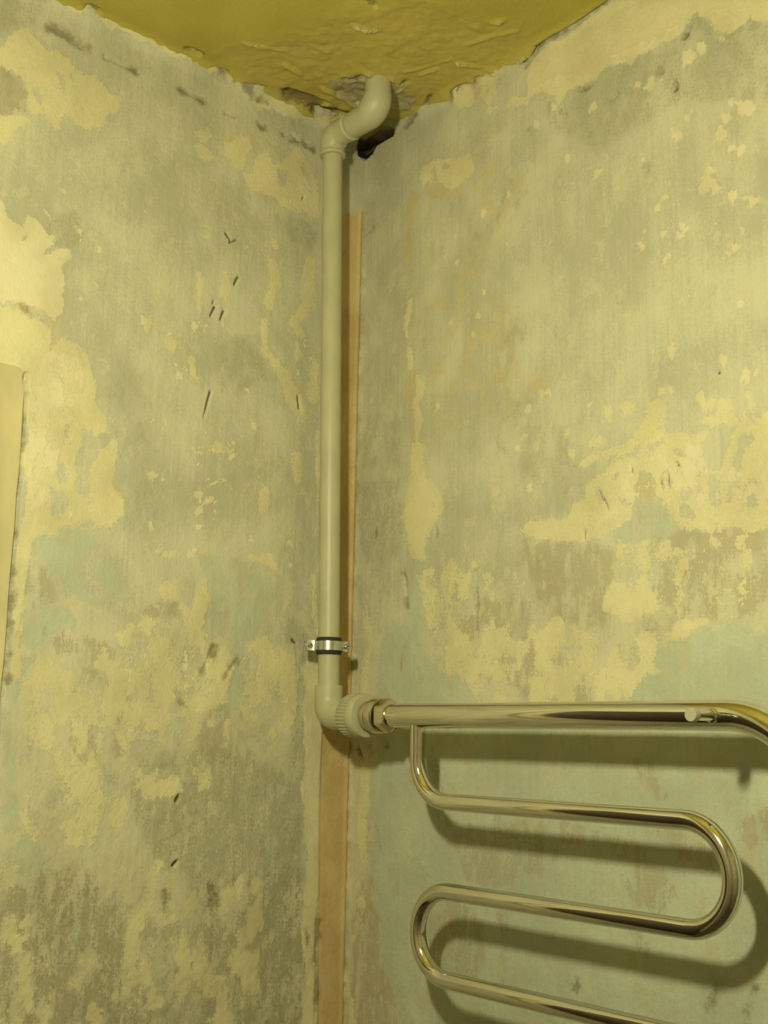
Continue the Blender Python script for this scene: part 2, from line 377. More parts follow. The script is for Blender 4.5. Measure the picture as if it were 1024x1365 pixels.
    dgrey.poly([(190, 1020), (270, 1005), (330, 1010), (400, 1050), (402, 1140), (330, 1150), (300, 1200), (270, 1220), (250, 1165), (215, 1140), (180, 1080)], cap=.03, soft=.5)
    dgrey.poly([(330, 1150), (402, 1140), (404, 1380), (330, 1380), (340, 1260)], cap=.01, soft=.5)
    dgrey.poly([(385, 820), (410, 850), (404, 905), (408, 1000), (404, 1050), (388, 1040), (395, 930), (380, 870)], cap=.02, soft=.8)
    dgrey.poly([(0, -10), (60, -10), (40, 25), (0, 30)], cap=-.04, soft=.6)
    dgrey.poly([(60, 310), (80, 290), (100, 285), (110, 310), (95, 328), (76, 326)], cap=-.01)
    dgrey.poly([(290, 460), (345, 455), (350, 500), (300, 520)], cap=-.04, soft=.6)
    dgrey.poly([(370, 290), (405, 296), (420, 310), (415, 335), (395, 320)], cap=-.02, soft=.8)
    dgrey.poly([(120, 520), (180, 500), (200, 700), (150, 700)], cap=-.09, soft=.5)
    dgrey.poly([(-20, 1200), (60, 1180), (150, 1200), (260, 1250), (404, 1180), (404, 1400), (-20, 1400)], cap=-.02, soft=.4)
    tan = L()
    tan.poly([(424, 1380), (426, 1200), (428, 1020), (436, 880), (432, 700), (436, 500), (436, 296), (452, 284), (500, 282), (500, 1380)])
    ochre = L()
    ochre.line([(75, 425), (78, 440), (70, 470)], [6, 5, 3], cap=.1).line([(22, 402), (35, 412), (72, 424)], [4, 6, 8], cap=.0)
    ochre.line([(152, 655), (155, 680)], 9, cap=.05).line([(390, 535), (402, 520)], 9, cap=.05).line([(262, 830)], 8, cap=.03)
    ochre.poly([(300, 190), (338, 180), (426, 230), (426, 290), (340, 255)], cap=-.06)
    ochre.line([(425, 140), (438, 170)], 8, cap=.02)
    dirt_shade = L()
    dirt_shade.line([(66, 36), (88, 48), (112, 64)], [3, 5, 5], cap=.02).line([(140, 77), (160, 85), (182, 94)], [2, 1.5, 4], cap=.1)
    dirt_shade.line([(236, 116), (255, 126), (274, 135)], [2, 4, 4], cap=.02).line([(300, 150), (312, 156)], 1.5, cap=.0).line([(345, 165), (350, 170)], 3, cap=.0)
    dirt_shade.line([(378, 180), (388, 178), (396, 187), (386, 187)], 3, cap=.06).line([(405, 190), (418, 198)], 4, cap=.0)
    dirt_shade.line([(282, 98), (300, 107), (318, 112), (330, 122), (342, 134), (356, 136)], [3, 3, 4, 3, 2, 1], cap=.08)
    dirt_shade.line([(31, 505), (29, 540), (24, 600), (18, 660), (12, 720)], [2, 3, 2, 3, 2], cap=.03).line([(12, 716), (22, 712)], 2.5, cap=.08).line([(14, 760), (8, 800), (6, 900)], [6, 6, 5], cap=-.02)
    dirt_shade.line([(425, 1200), (423, 1225), (422, 1290), (420, 1365)], [.8, 1.2, 1, .8], cap=.08)
    dirt_shade.line([(62, 428), (30, 410)], 2, cap=-.02).line([(318, 875), (300, 902)], 1.6, cap=.02).line([(285, 862), (270, 895)], 1.6, cap=.0).line([(240, 936), (246, 940)], 2.5, cap=.0)
    dirt_shade.line([(218, 1190), (222, 1215)], 2.5, cap=.0).line([(280, 1180), (284, 1200)], 2, cap=-.02).line([(410, 1240), (412, 1260)], 1, cap=.0)
    gouge = L()
    for pts, r in [([(302, 311), (308, 320)], [2.2, 1.5]), ([(307, 323), (316, 319)], 1.4), ([(318, 369), (313, 379)], [2, 1.6]), ([(287, 409), (281, 421)], [2.2, 1.4]),
                   ([(299, 414), (294, 427)], [2.2, 1.2]), ([(286, 400), (284, 405)], 1.2), ([(281, 522), (276, 540), (271, 558)], [2, 1.8, .6]), ([(397, 528), (399, 545)], 1.8),
                   ([(238, 1062), (235, 1068)], 2.4), ([(236, 1148), (231, 1154)], 2), ([(390, 853), (394, 857)], 2), ([(405, 262), (403, 266)], 1.2), ([(354, 322)], 1), ([(396, 303)], 1)]:
        gouge.line(pts, np.array(r) * .95 if not np.isscalar(r) else r * .95)
    dens = np.clip(fbm(A, B, 9, 2, 5) * 1.2 + .25, 0, .45)
    for (cx, cy, sx, sy, amt) in [(290, 660, 70, 60, .55), (230, 420, 90, 110, .45), (400, 460, 60, 130, .3), (110, 250, 60, 60, .25), (230, 880, 160, 80, .35), (100, 400, 60, 60, .2)]:
        c = on_left(cx, cy)
        dens += amt * np.exp(-(((A - c[0]) / (sx * .00125)) ** 2 + ((B - c[1]) / (sy * .00105)) ** 2))
    dens *= 1 - np.clip((tan.f - .3) * 4, 0, 1)
    mott = np.clip(1.0 - (B + .05) / .35, 0, 1)     # below the shelf line the old wash still clings
    # relief
    inside = (A > -.66) & (B > -.47)
    d = .0045 * fbm(A, B, 7, 3, 40) + .0016 * fbm(A, B, 40, 3, 44)
    d += .0006 * fbm(A, B, 160, 2, 48)
    d += .0022 * fbm(A * 3, B * .5, 30, 2, 60) * np.clip((.5 - B) * 2, 0, 1) * .5
    d += .0003 * cream.sharp(.004) + .0005 * pale.sharp(.004)
    rough = dgrey.sharp(.02)
    d += .0022 * fbm(A, B, 110, 3, 52) * rough
    d -= .0045 * gouge.sharp(.002)
    d -= .004 * dirt_shade.sharp(.004) * (.5 + fbm(A, B, 120, 2, 90))
    d += .0035 * np.clip(fbm(A, B, 30, 2, 70) + .4, 0, 1) * cream.sharp(.004) * np.clip((B - HC + .05) / .03, 0, 1)
    chase = tan.sharp(.004)
    d = d * (1 - .75 * chase) - .0025 * chase + .0025 * np.exp(-((A + .005) / .003) ** 2) * chase
    # lumpy cove under the ceiling
    d += np.clip((B - (HC - .022)) / .022, 0, 1.5) ** 2 * (.009 + .008 * fbm(A, B, 45, 3, 81))
    groove = Field(A, B, lambda a, b: (a, b)); groove.line([(-.558, .45), (-.5585, .3), (-.561, -.45)], [2.5, 3.5, 4])
    d -= .010 * groove.sharp(.003) * (.65 + fbm(A, B, 90, 3, 95))
    # the mouth of the cavity behind the top elbow reaches round the corner
    cav = L(); cav.poly([(477, 186), (492, 180), (512, 170), (512, 200), (494, 208), (486, 213), (478, 206)])  # mask also joins the dark layer: shade of the recess painted on
    d -= .07 * cav.sharp(.002)
    d[~inside] = 0
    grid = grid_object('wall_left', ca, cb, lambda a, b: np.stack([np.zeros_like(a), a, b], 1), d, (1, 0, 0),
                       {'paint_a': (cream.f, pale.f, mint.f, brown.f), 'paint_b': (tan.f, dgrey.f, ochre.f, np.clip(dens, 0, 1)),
                        'paint_c': (np.maximum(dirt_shade.f, cav.f), gouge.sharp(.002), chase, mott), 'grain': grain(A, B, 500)}, PLASTER,
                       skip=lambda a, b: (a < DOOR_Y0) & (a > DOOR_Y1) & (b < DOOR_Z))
    return grid
wall_left = build_left_wall()

# ================================================================== RIGHT WALL (plane y = 0)
def build_right_wall():
    ca = axis_coords(-.014, .84, .002, 1.5, RX, *np.arange(.848, 1.42, .008))
    cb = axis_coords(-.46, HC + .012, .002, ZF, -1.3, -1.0, -.8, -.6)
    A, B = [g.ravel() for g in np.meshgrid(ca, cb, indexing='ij')]
    R_ = lambda: Field(A, B, on_right)
    cream = R_()
    cream.poly([(716, 70), (740, 54), (770, 36), (800, 14), (830, -6), (1300, -120), (1300, -20), (1020, 26), (1000, 27), (985, 34), (972, 44), (960, 42), (957, 32), (946, 20), (925, 12), (918, 30), (905, 46), (870, 64), (832, 88), (800, 101), (765, 112), (752, 122), (745, 136), (738, 128), (722, 124), (703, 128), (702, 102), (706, 84)])
    cream.poly([(604, 130), (606, 121), (616, 114), (640, 106), (662, 97), (664, 120), (652, 137), (612, 142)], cap=.12)
    cream.line([(655, 145), (680, 136), (700, 132)], [3, 4, 4], cap=.1)
    cream.poly([(566, 222), (582, 214), (600, 214), (625, 208), (634, 224), (616, 240), (600, 256), (588, 246), (572, 246), (560, 236)], cap=.10)
    cream.poly([(584, 218), (594, 214), (602, 220), (594, 230), (586, 228)], cut=True)
    cream.line([(546, 405), (541, 440), (545, 470), (548, 488)], [2, 4, 5, 4], cap=.12).line([(556, 505), (560, 520), (553, 540), (558, 560), (556, 590)], [5, 7, 5, 7, 6])
    cream.poly([(548, 585), (566, 592), (566, 640), (584, 655), (590, 676), (580, 702), (568, 718), (566, 748), (550, 748), (542, 712), (536, 690), (545, 640)])
    cream.line([(578, 675)], 4, cut=True).line([(580, 708), (581, 718)], 2.5, cut=True)
    cream.poly([(694, 708), (703, 696), (720, 698), (735, 692), (758, 698), (770, 668), (776, 655), (800, 632), (820, 618), (846, 612), (858, 600), (850, 578), (862, 560), (868, 545), (876, 534), (884, 545), (882, 566), (890, 580), (912, 582), (930, 584), (944, 574), (932, 600), (946, 622), (958, 628), (972, 600), (984, 572), (988, 560), (996, 545), (1004, 560), (1016, 548), (1040, 540), (1040, 700), (1005, 702), (960, 704), (920, 712), (905, 706), (892, 684), (886, 664), (862, 648), (848, 664), (840, 688), (812, 704), (800, 718), (768, 725), (745, 716), (704, 716)], cap=.28)
    for p in [[(875, 565), (880, 572)], [(905, 600), (918, 612), (930, 632)], [(915, 645), (918, 660)], [(952, 640), (956, 668)], [(985, 605), (980, 640), (972, 665)], [(1006, 640), (1000, 655)], [(1000, 670), (1010, 662)], [(833, 625), (836, 637)], [(818, 640), (824, 632)], [(796, 655), (802, 668)], [(828, 665), (836, 670)], [(882, 640), (884, 648)], [(890, 628), (893, 652)], [(905, 628), (908, 640)], [(913, 680), (920, 685)], [(868, 600), (880, 590)], [(985, 590), (1000, 585)], [(930, 650), (932, 660)]]:
        cream.line(p, 4.2, cut=True)
    cream.poly([(850, 632), (868, 628), (876, 648), (862, 662), (850, 655)], cap=.5, cut=True)
    cream.line([(775, 618), (790, 612), (810, 606)], [3, 4, 4]).line([(788, 592), (800, 590)], 3.5).line([(812, 604), (840, 594)], [3, 6]).line([(783, 542), (785, 558)], [4, 3]).line([(810, 548), (812, 558)], [5, 3]).line([(834, 540), (838, 545)], 5).line([(764, 605)], 6).line([(757, 578)], 4)
    cream.line([(934, 530), (940, 540), (946, 537)], [4, 5, 4]).line([(966, 540), (970, 556)], [6, 7]).line([(1000, 525), (1003, 545), (990, 552)], [5, 5, 3]).line([(940, 562), (950, 562)], 2).line([(975, 560)], 4)
    fl = [(912, 76, 12), (934, 62, 8), (963, 52, 6), (866, 112, 9), (877, 107, 6), (847, 114, 6), (990, 142, 12), (977, 135, 5), (900, 170, 10), (918, 160, 7), (897, 175, 6), (922, 150, 4), (969, 158, 5), (962, 180, 9), (926, 203, 6), (975, 198, 6), (990, 200, 4), (947, 225, 6), (950, 245, 9), (887, 240, 7), (1007, 236, 6), (858, 212, 5), (796, 230, 6), (802, 250, 8), (870, 265, 9), (876, 280, 6), (886, 264, 4), (903, 268, 6), (975, 262, 7), (996, 262, 8), (895, 295, 5), (908, 303, 5), (861, 308, 6), (880, 313, 7), (902, 318, 8), (855, 325, 5), (931, 306, 4), (989, 306, 6), (889, 343, 6), (982, 330, 5), (972, 340, 4), (958, 295, 4), (988, 404, 5), (893, 466, 7), (962, 481, 6), (995, 502, 8), (1006, 498, 4), (895, 518, 4), (880, 523, 3), (917, 398, 5), (784, 538, 3), (607, 316, 5), (636, 420, 4), (600, 430, 4), (720, 525, 6), (730, 520, 7), (645, 390, 3), (703, 545, 5), (700, 580, 4), (735, 570, 4), (760, 610, 6), (690, 600, 4), (716, 590, 4), (630, 445, 3), (595, 340, 6), (607, 350, 4), (642, 283, 5), (675, 255, 6), (583, 545, 7), (498, 545, 5), (660, 655, 6), (705, 650, 6), (735, 145, 10), (715, 165, 7), (790, 145, 6), (757, 212, 6)]
    cream.line([(950, 205), (946, 225), (944, 248)], [2, 4, 6])
    cream.poly([(560, 870), (600, 862), (650, 850), (700, 855), (745, 830), (800, 855), (850, 850), (905, 838), (960, 822), (1000, 820), (1000, 828), (940, 834), (900, 852), (868, 872), (850, 905), (832, 925), (815, 940), (770, 930), (740, 945), (690, 948), (640, 945), (625, 905), (590, 895), (570, 880)], cap=.015, soft=.8)
    cream.line([(880, 850), (905, 840), (950, 826), (985, 822)], [4, 5, 5, 3], cap=.3).line([(835, 920), (852, 895), (868, 866)], [6, 7, 5], cap=.2).line([(870, 890), (880, 898)], 3)
    cream.poly([(560, 770), (620, 745), (700, 770), (720, 840), (640, 860), (580, 860)], cap=-.04, soft=.7)
    cream.poly([(830, 730), (990, 720), (990, 800), (930, 815), (840, 800), (810, 770)], cap=-.03, soft=.7)
    cream.poly([(810, 780), (860, 770), (880, 815), (840, 825), (800, 815)], cap=.05)
    cream.line([(484, 800), (490, 850), (484, 910), (488, 935)], [5, 8, 8, 8], cap=.05).line([(486, 1010), (482, 1110), (486, 1150), (478, 1180)], [10, 9, 8, 5], cap=.1).line([(470, 1250), (478, 1230)], 7, cap=.06).line([(466, 1330), (470, 1365)], 5, cap=.06)
    cream.line([(483, 1205)], 6, cap=.1).line([(562, 1150), (568, 1158)], 5, cap=.0)
    pale = R_()
    rnd = random.Random(11)
    for (x, y, r) in fl:
        x0, y0 = x, y
        for q in range(2 + int(r > 6)):
            a = rnd.uniform(-2.2, -.9); l = r * rnd.uniform(.35, .8)
            pale.line([(x0 - l * math.cos(a), y0 - l * math.sin(a)), (x0 + l * .3, y0), (x0 + l * math.cos(a) * .8, y0 + l * math.sin(a) * .9)], [r * .16, r * .42, r * .2], cap=.12)
            x0 += rnd.uniform(-.6, .6) * r; y0 += rnd.uniform(-.5, .7) * r
    pale.poly([(776, 662), (800, 640), (830, 625), (870, 612), (925, 592), (960, 650), (1000, 600), (1030, 560), (1030, 690), (930, 700), (890, 665), (858, 645), (836, 675), (800, 705), (775, 705)], cap=-.03, soft=.6)
    pale.line([(715, 118), (760, 100), (830, 75), (900, 40)], [4, 6, 6, 5], cap=-.01)
    pale.line([(925, 398), (910, 402)], 4, cap=.0)
    beyond = np.clip((A - .80) / .05, 0, 1)
    cream.f = np.maximum(cream.f, beyond * np.clip(.42 + 1.0 * fbm(A, B, 5, 3, 23), 0, .62) * (B > .12))
    mint = R_()
    mint.poly([(494, 950), (500, 905), (508, 866), (514, 842), (522, 830), (530, 838), (542, 830), (548, 792), (556, 748), (564, 752), (566, 800), (570, 866), (588, 892), (622, 902), (630, 932), (640, 948), (700, 952)], cap=.3)
    mint.line([(556, 745), (558, 772)], 7, cap=.1)
    mint.poly([(812, 945), (834, 928), (852, 905), (868, 868), (895, 854), (940, 835), (980, 826), (1004, 832), (1006, 842), (1500, 846), (1500, 1400), (760, 1400), (760, 950)], cap=.35)
    mint.poly([(492, 945), (630, 935), (780, 945), (860, 935), (860, 1400), (520, 1400), (530, 1340), (512, 1290), (510, 1240), (500, 1200), (494, 1150), (500, 1100), (490, 1040), (508, 1000)], cap=.17)
    mint.poly([(836, 690), (852, 678), (870, 680), (890, 690), (896, 702), (872, 712), (846, 720), (822, 715)], cap=-.02)
    mint.poly([(700, 935), (725, 925), (735, 945), (700, 950)], cap=.02)
    mint.poly([(820, 705), (960, 715), (960, 830), (840, 760)], cap=-.1)
    brown = R_()
    brown.poly([(700, 728), (760, 726), (815, 740), (820, 790), (800, 835), (745, 830), (720, 800)], cap=.02, soft=.6)
    brown.poly([(880, 720), (960, 705), (1010, 705), (1020, 800), (985, 815), (920, 820), (860, 845), (850, 800), (880, 780)], cap=.02, soft=.6)
    brown.poly([(655, 800), (690, 790), (710, 840), (740, 850), (745, 905), (720, 925), (690, 910), (640, 895), (600, 850)], cap=.0, soft=.6)
    brown.poly([(675, 885), (712, 880), (735, 900), (740, 945), (700, 930)], cap=.04).poly([(620, 885), (650, 888), (650, 900), (625, 900)], cap=.03)
    brown.poly([(780, 900), (800, 950), (700, 950), (750, 930)], cap=.0)
    brown.poly([(575, 1000), (600, 1120), (640, 1105), (700, 1100), (720, 1130), (700, 1160), (655, 1185), (620, 1160), (610, 1130)], cap=-.02, soft=.7)
    brown.poly([(630, 1135), (662, 1120), (662, 1160), (645, 1180), (625, 1170)], cap=.0).poly([(690, 1110), (740, 1100), (740, 1140), (720, 1165), (690, 1160), (665, 1178)], cap=.0)
    brown.poly([(575, 1210), (610, 1200), (640, 1230), (645, 1290), (620, 1310), (580, 1300), (570, 1250)], cap=.02, soft=.7)
    brown.poly([(840, 1150), (880, 1160), (900, 1185), (880, 1215), (850, 1205), (830, 1180)], cap=.01).line([(850, 1250), (858, 1262)], 8, cap=.02).line([(870, 1105), (905, 1120), (950, 1155)], 6, cap=-.03).line([(750, 1110), (790, 1118), (850, 1140)], 9, cap=-.02)
    brown.line([(1000, 1110), (1020, 1100)], 12, cap=.0).line([(876, 1045), (884, 1060)], 5, cap=.0).line([(855, 1022), (862, 1030)], 6, cap=-.02)
    brown.poly([(476, 1180), (498, 1175), (506, 1230), (508, 1290), (530, 1340), (528, 1400), (464, 1400), (470, 1300)], cap=.04, soft=.8)
    brown.line([(538, 865), (536, 890)], 3, cap=.05).line([(560, 890), (562, 902)], 2, cap=.08)
    brown.line([(545, 1030), (552, 1040)], 4, cap=.0).line([(525, 1160), (528, 1190)], 5, cap=-.02).line([(505, 1110), (507, 1125)], 3, cap=.0)
    brown.line([(668, 1215), (674, 1250), (672, 1275)], [7, 4, 4], cap=.0).line([(672, 1275), (672, 1330)], 1.5, cap=.0)
    brown.line([(690, 440), (672, 470), (665, 530)], [10, 8, 5], cap=-.08, soft=.6).line([(690, 250), (670, 290), (640, 310)], [12, 8, 6], cap=-.06, soft=.6)
    dgrey = R_()
    dgrey.poly([(475, 645), (530, 640), (535, 730), (500, 755), (480, 730)], cap=-.01, soft=.7)
    dgrey.poly([(735, 140), (780, 110), (820, 100), (880, 70), (920, 40), (950, 60), (1024, 30), (1040, 120), (900, 130), (800, 190), (750, 170)], cap=-.05, soft=.5)
    dgrey.line([(975, 42), (990, 32), (1010, 32)], [8, 9, 7], cap=.05).line([(915, 40), (930, 30), (945, 40)], [6, 5, 6], cap=.0)
    dgrey.poly([(480, 560), (530, 560), (530, 620), (480, 620)], cap=-.06, soft=.6)
    dgrey.line([(690, 570), (760, 640)], 30, cap=-.09, soft=.5)
    ochre = R_()
    ochre.line([(552, 262), (545, 290), (540, 320), (545, 345)], [8, 9, 8, 6], cap=.06).poly([(560, 215), (632, 208), (610, 258), (570, 260)], cap=.02)
    ochre.line([(690, 240), (675, 275), (655, 300)], [8, 12, 8], cap=-.02).line([(665, 400), (672, 440), (666, 480)], 12, cap=-.05).line([(700, 522), (725, 510)], [6, 9], cap=.04)
    ochre.line([(546, 480), (553, 540), (556, 600)], 10, cap=-.02).line([(580, 255), (600, 250)], 10, cap=.02).line([(855, 640), (868, 655)], 9, cap=.06)
    ochre.line([(577, 330), (580, 345)], 4, cap=.04).poly([(604, 125), (660, 97), (655, 135), (612, 142)], cap=.1)
    ochre.line([(590, 420), (600, 520), (585, 580)], 26, cap=-.07, soft=.5).line([(640, 260), (620, 400), (660, 520)], 40, cap=-.09, soft=.5)
    dirt_shade = R_()
    dirt_shade.line([(603, 131), (604, 120), (615, 113), (634, 109), (638, 101), (656, 96)], [1.6, 2, 2, 1.6, 2.4, 1], cap=.25)
    dirt_shade.line([(700, 86), (712, 72), (718, 60), (740, 48), (762, 36), (800, 12), (830, -6)], [3, 3, 4, 5, 4, 3, 3], cap=.02)
    dirt_shade.line([(693, 84), (701, 78)], 3.5, cap=.2).line([(542, 168), (548, 162), (557, 152)], [2, 2, 3], cap=.12).line([(570, 140), (590, 136)], 1, cap=.0)
    dirt_shade.line([(920, 34), (914, 48)], [3, 3.5], cap=.3).line([(816, 130), (822, 126)], 3, cap=.1).line([(776, 120), (788, 114)], 2, cap=.02).line([(883, 95)], 3, cap=.1).line([(901, 118)], 3.2, cap=.15).line([(750, 140), (752, 150)], 2, cap=-.02)
    dirt_shade.line([(490, 310), (496, 305)], 2, cap=.05).line([(538, 760), (541, 780), (542, 808)], [1.5, 1.5, 2.5], cap=.02).line([(635, 760), (636, 800), (636, 835)], 1.2, cap=.0).line([(580, 704), (581, 716)], 2, cap=.04)
    dirt_shade.line([(860, 222), (862, 226)], 2, cap=-.02).line([(492, 718), (500, 712)], 2, cap=.0).line([(700, 175), (705, 178)], 3, cap=-.04)
    dirt_shade.line([(955, 1310), (948, 1330), (942, 1365)], 1.5, cap=-.03).line([(1005, 1320), (998, 1350)], 1.5, cap=-.03).line([(765, 1310), (768, 1318)], 4, cap=-.03)
    dirt_shade.line([(478, 1000), (482, 1008)], 2, cap=.05).line([(492, 995), (495, 1004)], 1.5, cap=.05).line([(516, 997)], 2, cap=.05)
    gouge = R_()
    for x, y, r in [(535, 267, 1.6), (521, 388, 1.4), (958, 497, 2), (811, 256, 1.4), (706, 207, 1.3), (645, 199, 1), (916, 44, 2.6), (901, 118, 2), (698, 80, 2.4), (751, 141, 1.4), (490, 880, 1.2), (664, 881, 1.4)]:
        gouge.line([(x, y)], r)
    for p in [[(800, 655), (804, 668)], [(806, 665), (811, 679)], [(780, 708), (779, 720)], [(842, 621), (844, 632)], [(890, 632), (892, 650)], [(881, 640), (882, 646)], [(901, 615), (905, 622)]]:
        gouge.line(p, .9)
    gouge.line([(610, 123), (620, 111), (636, 108)], 1.2)
    dens = np.clip(fbm(A, B, 8, 2, 15) * 1.2 + .18, 0, .4)
    for (cx, cy, sx, sy, amt) in [(930, 290, 110, 110, .45), (800, 590, 120, 60, .4), (980, 540, 60, 60, .3), (680, 620, 70, 80, .2), (680, 880, 130, 60, .35), (910, 190, 80, 60, .3), (900, 740, 120, 60, .3)]:
        c = on_right(cx, cy)
        dens += amt * np.exp(-(((A - c[0]) / (sx * .0009)) ** 2 + ((B - c[1]) / (sy * .0009)) ** 2))
    dens *= 1 - .9 * np.clip((mint.f - .4) * 5, 0, 1)
    mott = np.clip(1.0 - (B - .08) / .2, 0, 1) * (1 - .5 * np.clip((mint.f - .4) * 5, 0, 1))
    d = .0045 * fbm(A, B, 6, 3, 140) + .0014 * fbm(A, B, 40, 3, 144) + .0005 * fbm(A, B, 160, 2, 148)
    d += .0003 * cream.sharp(.004) + .0003 * pale.sharp(.004)
    d -= .004 * gouge.sharp(.002)
    d -= .006 * dirt_shade.sharp(.003) * (.5 + fbm(A, B, 120, 2, 190))
    # rounded plaster edge where the filled chase meets this wall
    edge = np.exp(-(A / .007) ** 2) * (B < .80)
    d += edge * (.0015 + .006 * fbm(A, B, 60, 3, 195)) * np.clip((.80 - B) / .05, 0, 1)
    d += np.clip((B - (HC - .020)) / .020, 0, 1.5) ** 2 * (.009 + .008 * fbm(A, B, 45, 3, 181))
    cav = R_()
    cav.poly([(476, 190), (487, 184), (500, 177), (509, 173), (519, 170), (526, 173), (524, 181), (512, 187), (501, 193), (496, 204), (487, 212), (476, 206)])  # cavity mask also colours the hole dark, painting in its shade
    d -= (.085 + .03 * fbm(A, B, 80, 2, 200)) * cav.sharp(.002)
    d[(A > .86) | (B < -.47)] = 0
    return grid_object('wall_right', ca, cb, lambda a, b: np.stack([a, np.zeros_like(a), b], 1), d, (0, -1, 0),
                       {'paint_a': (cream.f, pale.f, mint.f, brown.f), 'paint_b': (None, dgrey.f, ochre.f, np.clip(dens, 0, 1)),
                        'paint_c': (np.maximum(dirt_shade.f, cav.f), gouge.sharp(.002), None, mott), 'grain': grain(A, B, 700)}, PLASTER)
wall_right = build_right_wall()

# ================================================================== CEILING
def build_ceiling():
    ca = axis_coords(-.03, .85, .003, 1.1, 1.5, RX)
    cb = axis_coords(-.78, .03, .003, -1.1, -1.5, RY)
    A, B = [g.ravel() for g in np.meshgrid(ca, cb, indexing='ij')]
    C = lambda: Field(A, B, on_ceil)
    mortar = C()
    mortar.poly([(440, 106), (459, 101), (484, 97), (503, 98), (519, 102), (533, 112), (540, 112), (540, 122), (556, 132), (545, 146), (520, 150), (500, 150), (483, 142), (467, 134), (446, 125)], cap=.12)
    dirt_shade = C()
    dirt_shade.poly([(374, 120), (384, 119), (400, 124), (420, 132), (438, 139), (424, 142), (400, 139), (380, 132)])
    dirt_shade.poly([(408, 141), (428, 142), (450, 147), (470, 153), (466, 160), (440, 160), (420, 152)])
    dirt_shade.line([(250, 67), (258, 70), (266, 73)], [3, 5, 4], cap=.05).line([(495, 3), (500, 9)], 3, cap=.03).line([(284, 92), (300, 97)], 3, cap=.03).line([(328, 112), (350, 117)], 3, cap=.0)
    dirt_shade.line([(459, 103), (466, 105), (474, 103), (484, 99), (494, 102)], [1.5, 1, 1.5, 1.5, 1], cap=.2).line([(536, 111), (540, 109)], 2, cap=.2)
    dirt_shade.line([(568, 138), (574, 128)], 1.5, cap=.0).line([(128, 14), (120, 10)], 5, cap=.0)
    dirt_shade.line([(700, 82), (712, 70), (718, 59), (740, 47), (762, 35), (800, 10), (830, -8)], [2, 3, 3.5, 4, 3, 2.5, 2.5], cap=.03)
    dirt_shade.line([(603, 128), (604, 119), (615, 112), (634, 107), (638, 100), (656, 95)], [1.6, 2, 2, 1.6, 2, 1], cap=.15)
    dirt_shade.line([(693, 84), (701, 78)], 3, cap=.15)
    flake = C()
    flake.line([(500, 100), (520, 103), (532, 112), (540, 110)], [1.5, 2.5, 3, 2], cap=.3).line([(526, 122), (538, 116)], [3, 2], cap=.2)
    flake.line([(468, 130), (484, 140), (486, 134)], [1, 2, 1.5], cap=.1).line([(560, 150), (570, 143)], 4, cap=.1)
    flake.line([(656, 92), (676, 84), (700, 68), (712, 58)], [3, 3, 3, 3], cap=.02).line([(610, 84), (630, 86)], 1.5, cap=.02).line([(657, 29), (668, 28)], 1.5, cap=.1)
    flake.line([(470, 34), (484, 39), (500, 42)], [.8, 2, 1.5], cap=.05).line([(320, 58), (352, 64)], .8, cap=.0)
    rough = C()
    rough.poly([(300, 70), (380, 60), (440, 20), (560, 10), (700, 40), (690, 90), (600, 130), (560, 160), (480, 190), (400, 150), (330, 115)], cap=.08, soft=.4)
    rs = np.clip((rough.f - .2) * 2.2, 0, 1)
    rad = np.hypot(A - .13, B + .1)
    d = .006 * fbm(A, B, 5, 3, 300) + rs * (.010 * fbm(A, B, 16, 3, 310) + .006 * np.abs(fbm(A, B, 34, 3, 320)) + .0025 * fbm(A, B, 110, 2, 330))
    d += .012 * np.exp(-(rad / .06) ** 2) * (.5 + fbm(A, B, 40, 3, 340))
    d += .004 * mortar.sharp(.006) * fbm(A, B, 70, 3, 350) * 2
    d += .0025 * flake.sharp(.003)
    d -= .018 * dirt_shade.sharp(.005) * (.6 + fbm(A, B, 60, 3, 360))
    for pts, r, hgt in [([(470, 34), (486, 40), (503, 43)], 2, .004), ([(325, 60), (350, 64), (372, 70)], 2, .003), ([(415, 62), (440, 70)], 2, .003), ([(610, 85), (640, 88)], 2.5, .004), ([(655, 30), (672, 27)], 2, .004),
                        ([(640, 52), (690, 40)], 2, .003), ([(560, 100), (580, 94)], 2, .004), ([(430, 118), (452, 128), (480, 142)], 3, .006), ([(620, 60), (650, 52)], 2, .003), ([(380, 90), (400, 100)], 3, .003), ([(540, 95), (570, 90), (600, 80)], 2, .003)]:
        f = C(); f.line(pts, r); d += hgt * f.sharp(.006)
    near = np.minimum(A, -B)
    hole = np.exp(-((A - .045) / .045) ** 2 - ((B + .0) / .03) ** 2)
    d += np.clip((.022 - near) / .022, 0, 1.0) ** 2 * (.007 + .012 * fbm(A, B, 40, 3, 370)) * np.clip(1 - 1.6 * hole, 0, 1)
    out = np.clip((.002 - near) / .006, 0, 1)
    d -= .03 * out * np.clip(2 * hole, 0, 1)
    mortar.f = np.maximum(mortar.f, np.clip(out * 2, 0, 1)); dirt_shade.f = np.maximum(dirt_shade.f, .75 * out)  # ceiling edge in the cavity darkened by colour, standing in for shade
    d[(A > .87) | (B < -.8)] = 0
    return grid_object('ceiling', ca, cb, lambda a, b: np.stack([a, b, np.full_like(a, HC)], 1), d, (0, 0, -1),
                       {'paint_a': (mortar.f, dirt_shade.f, flake.f, rough.f)}, CEIL)
ceiling = build_ceiling()

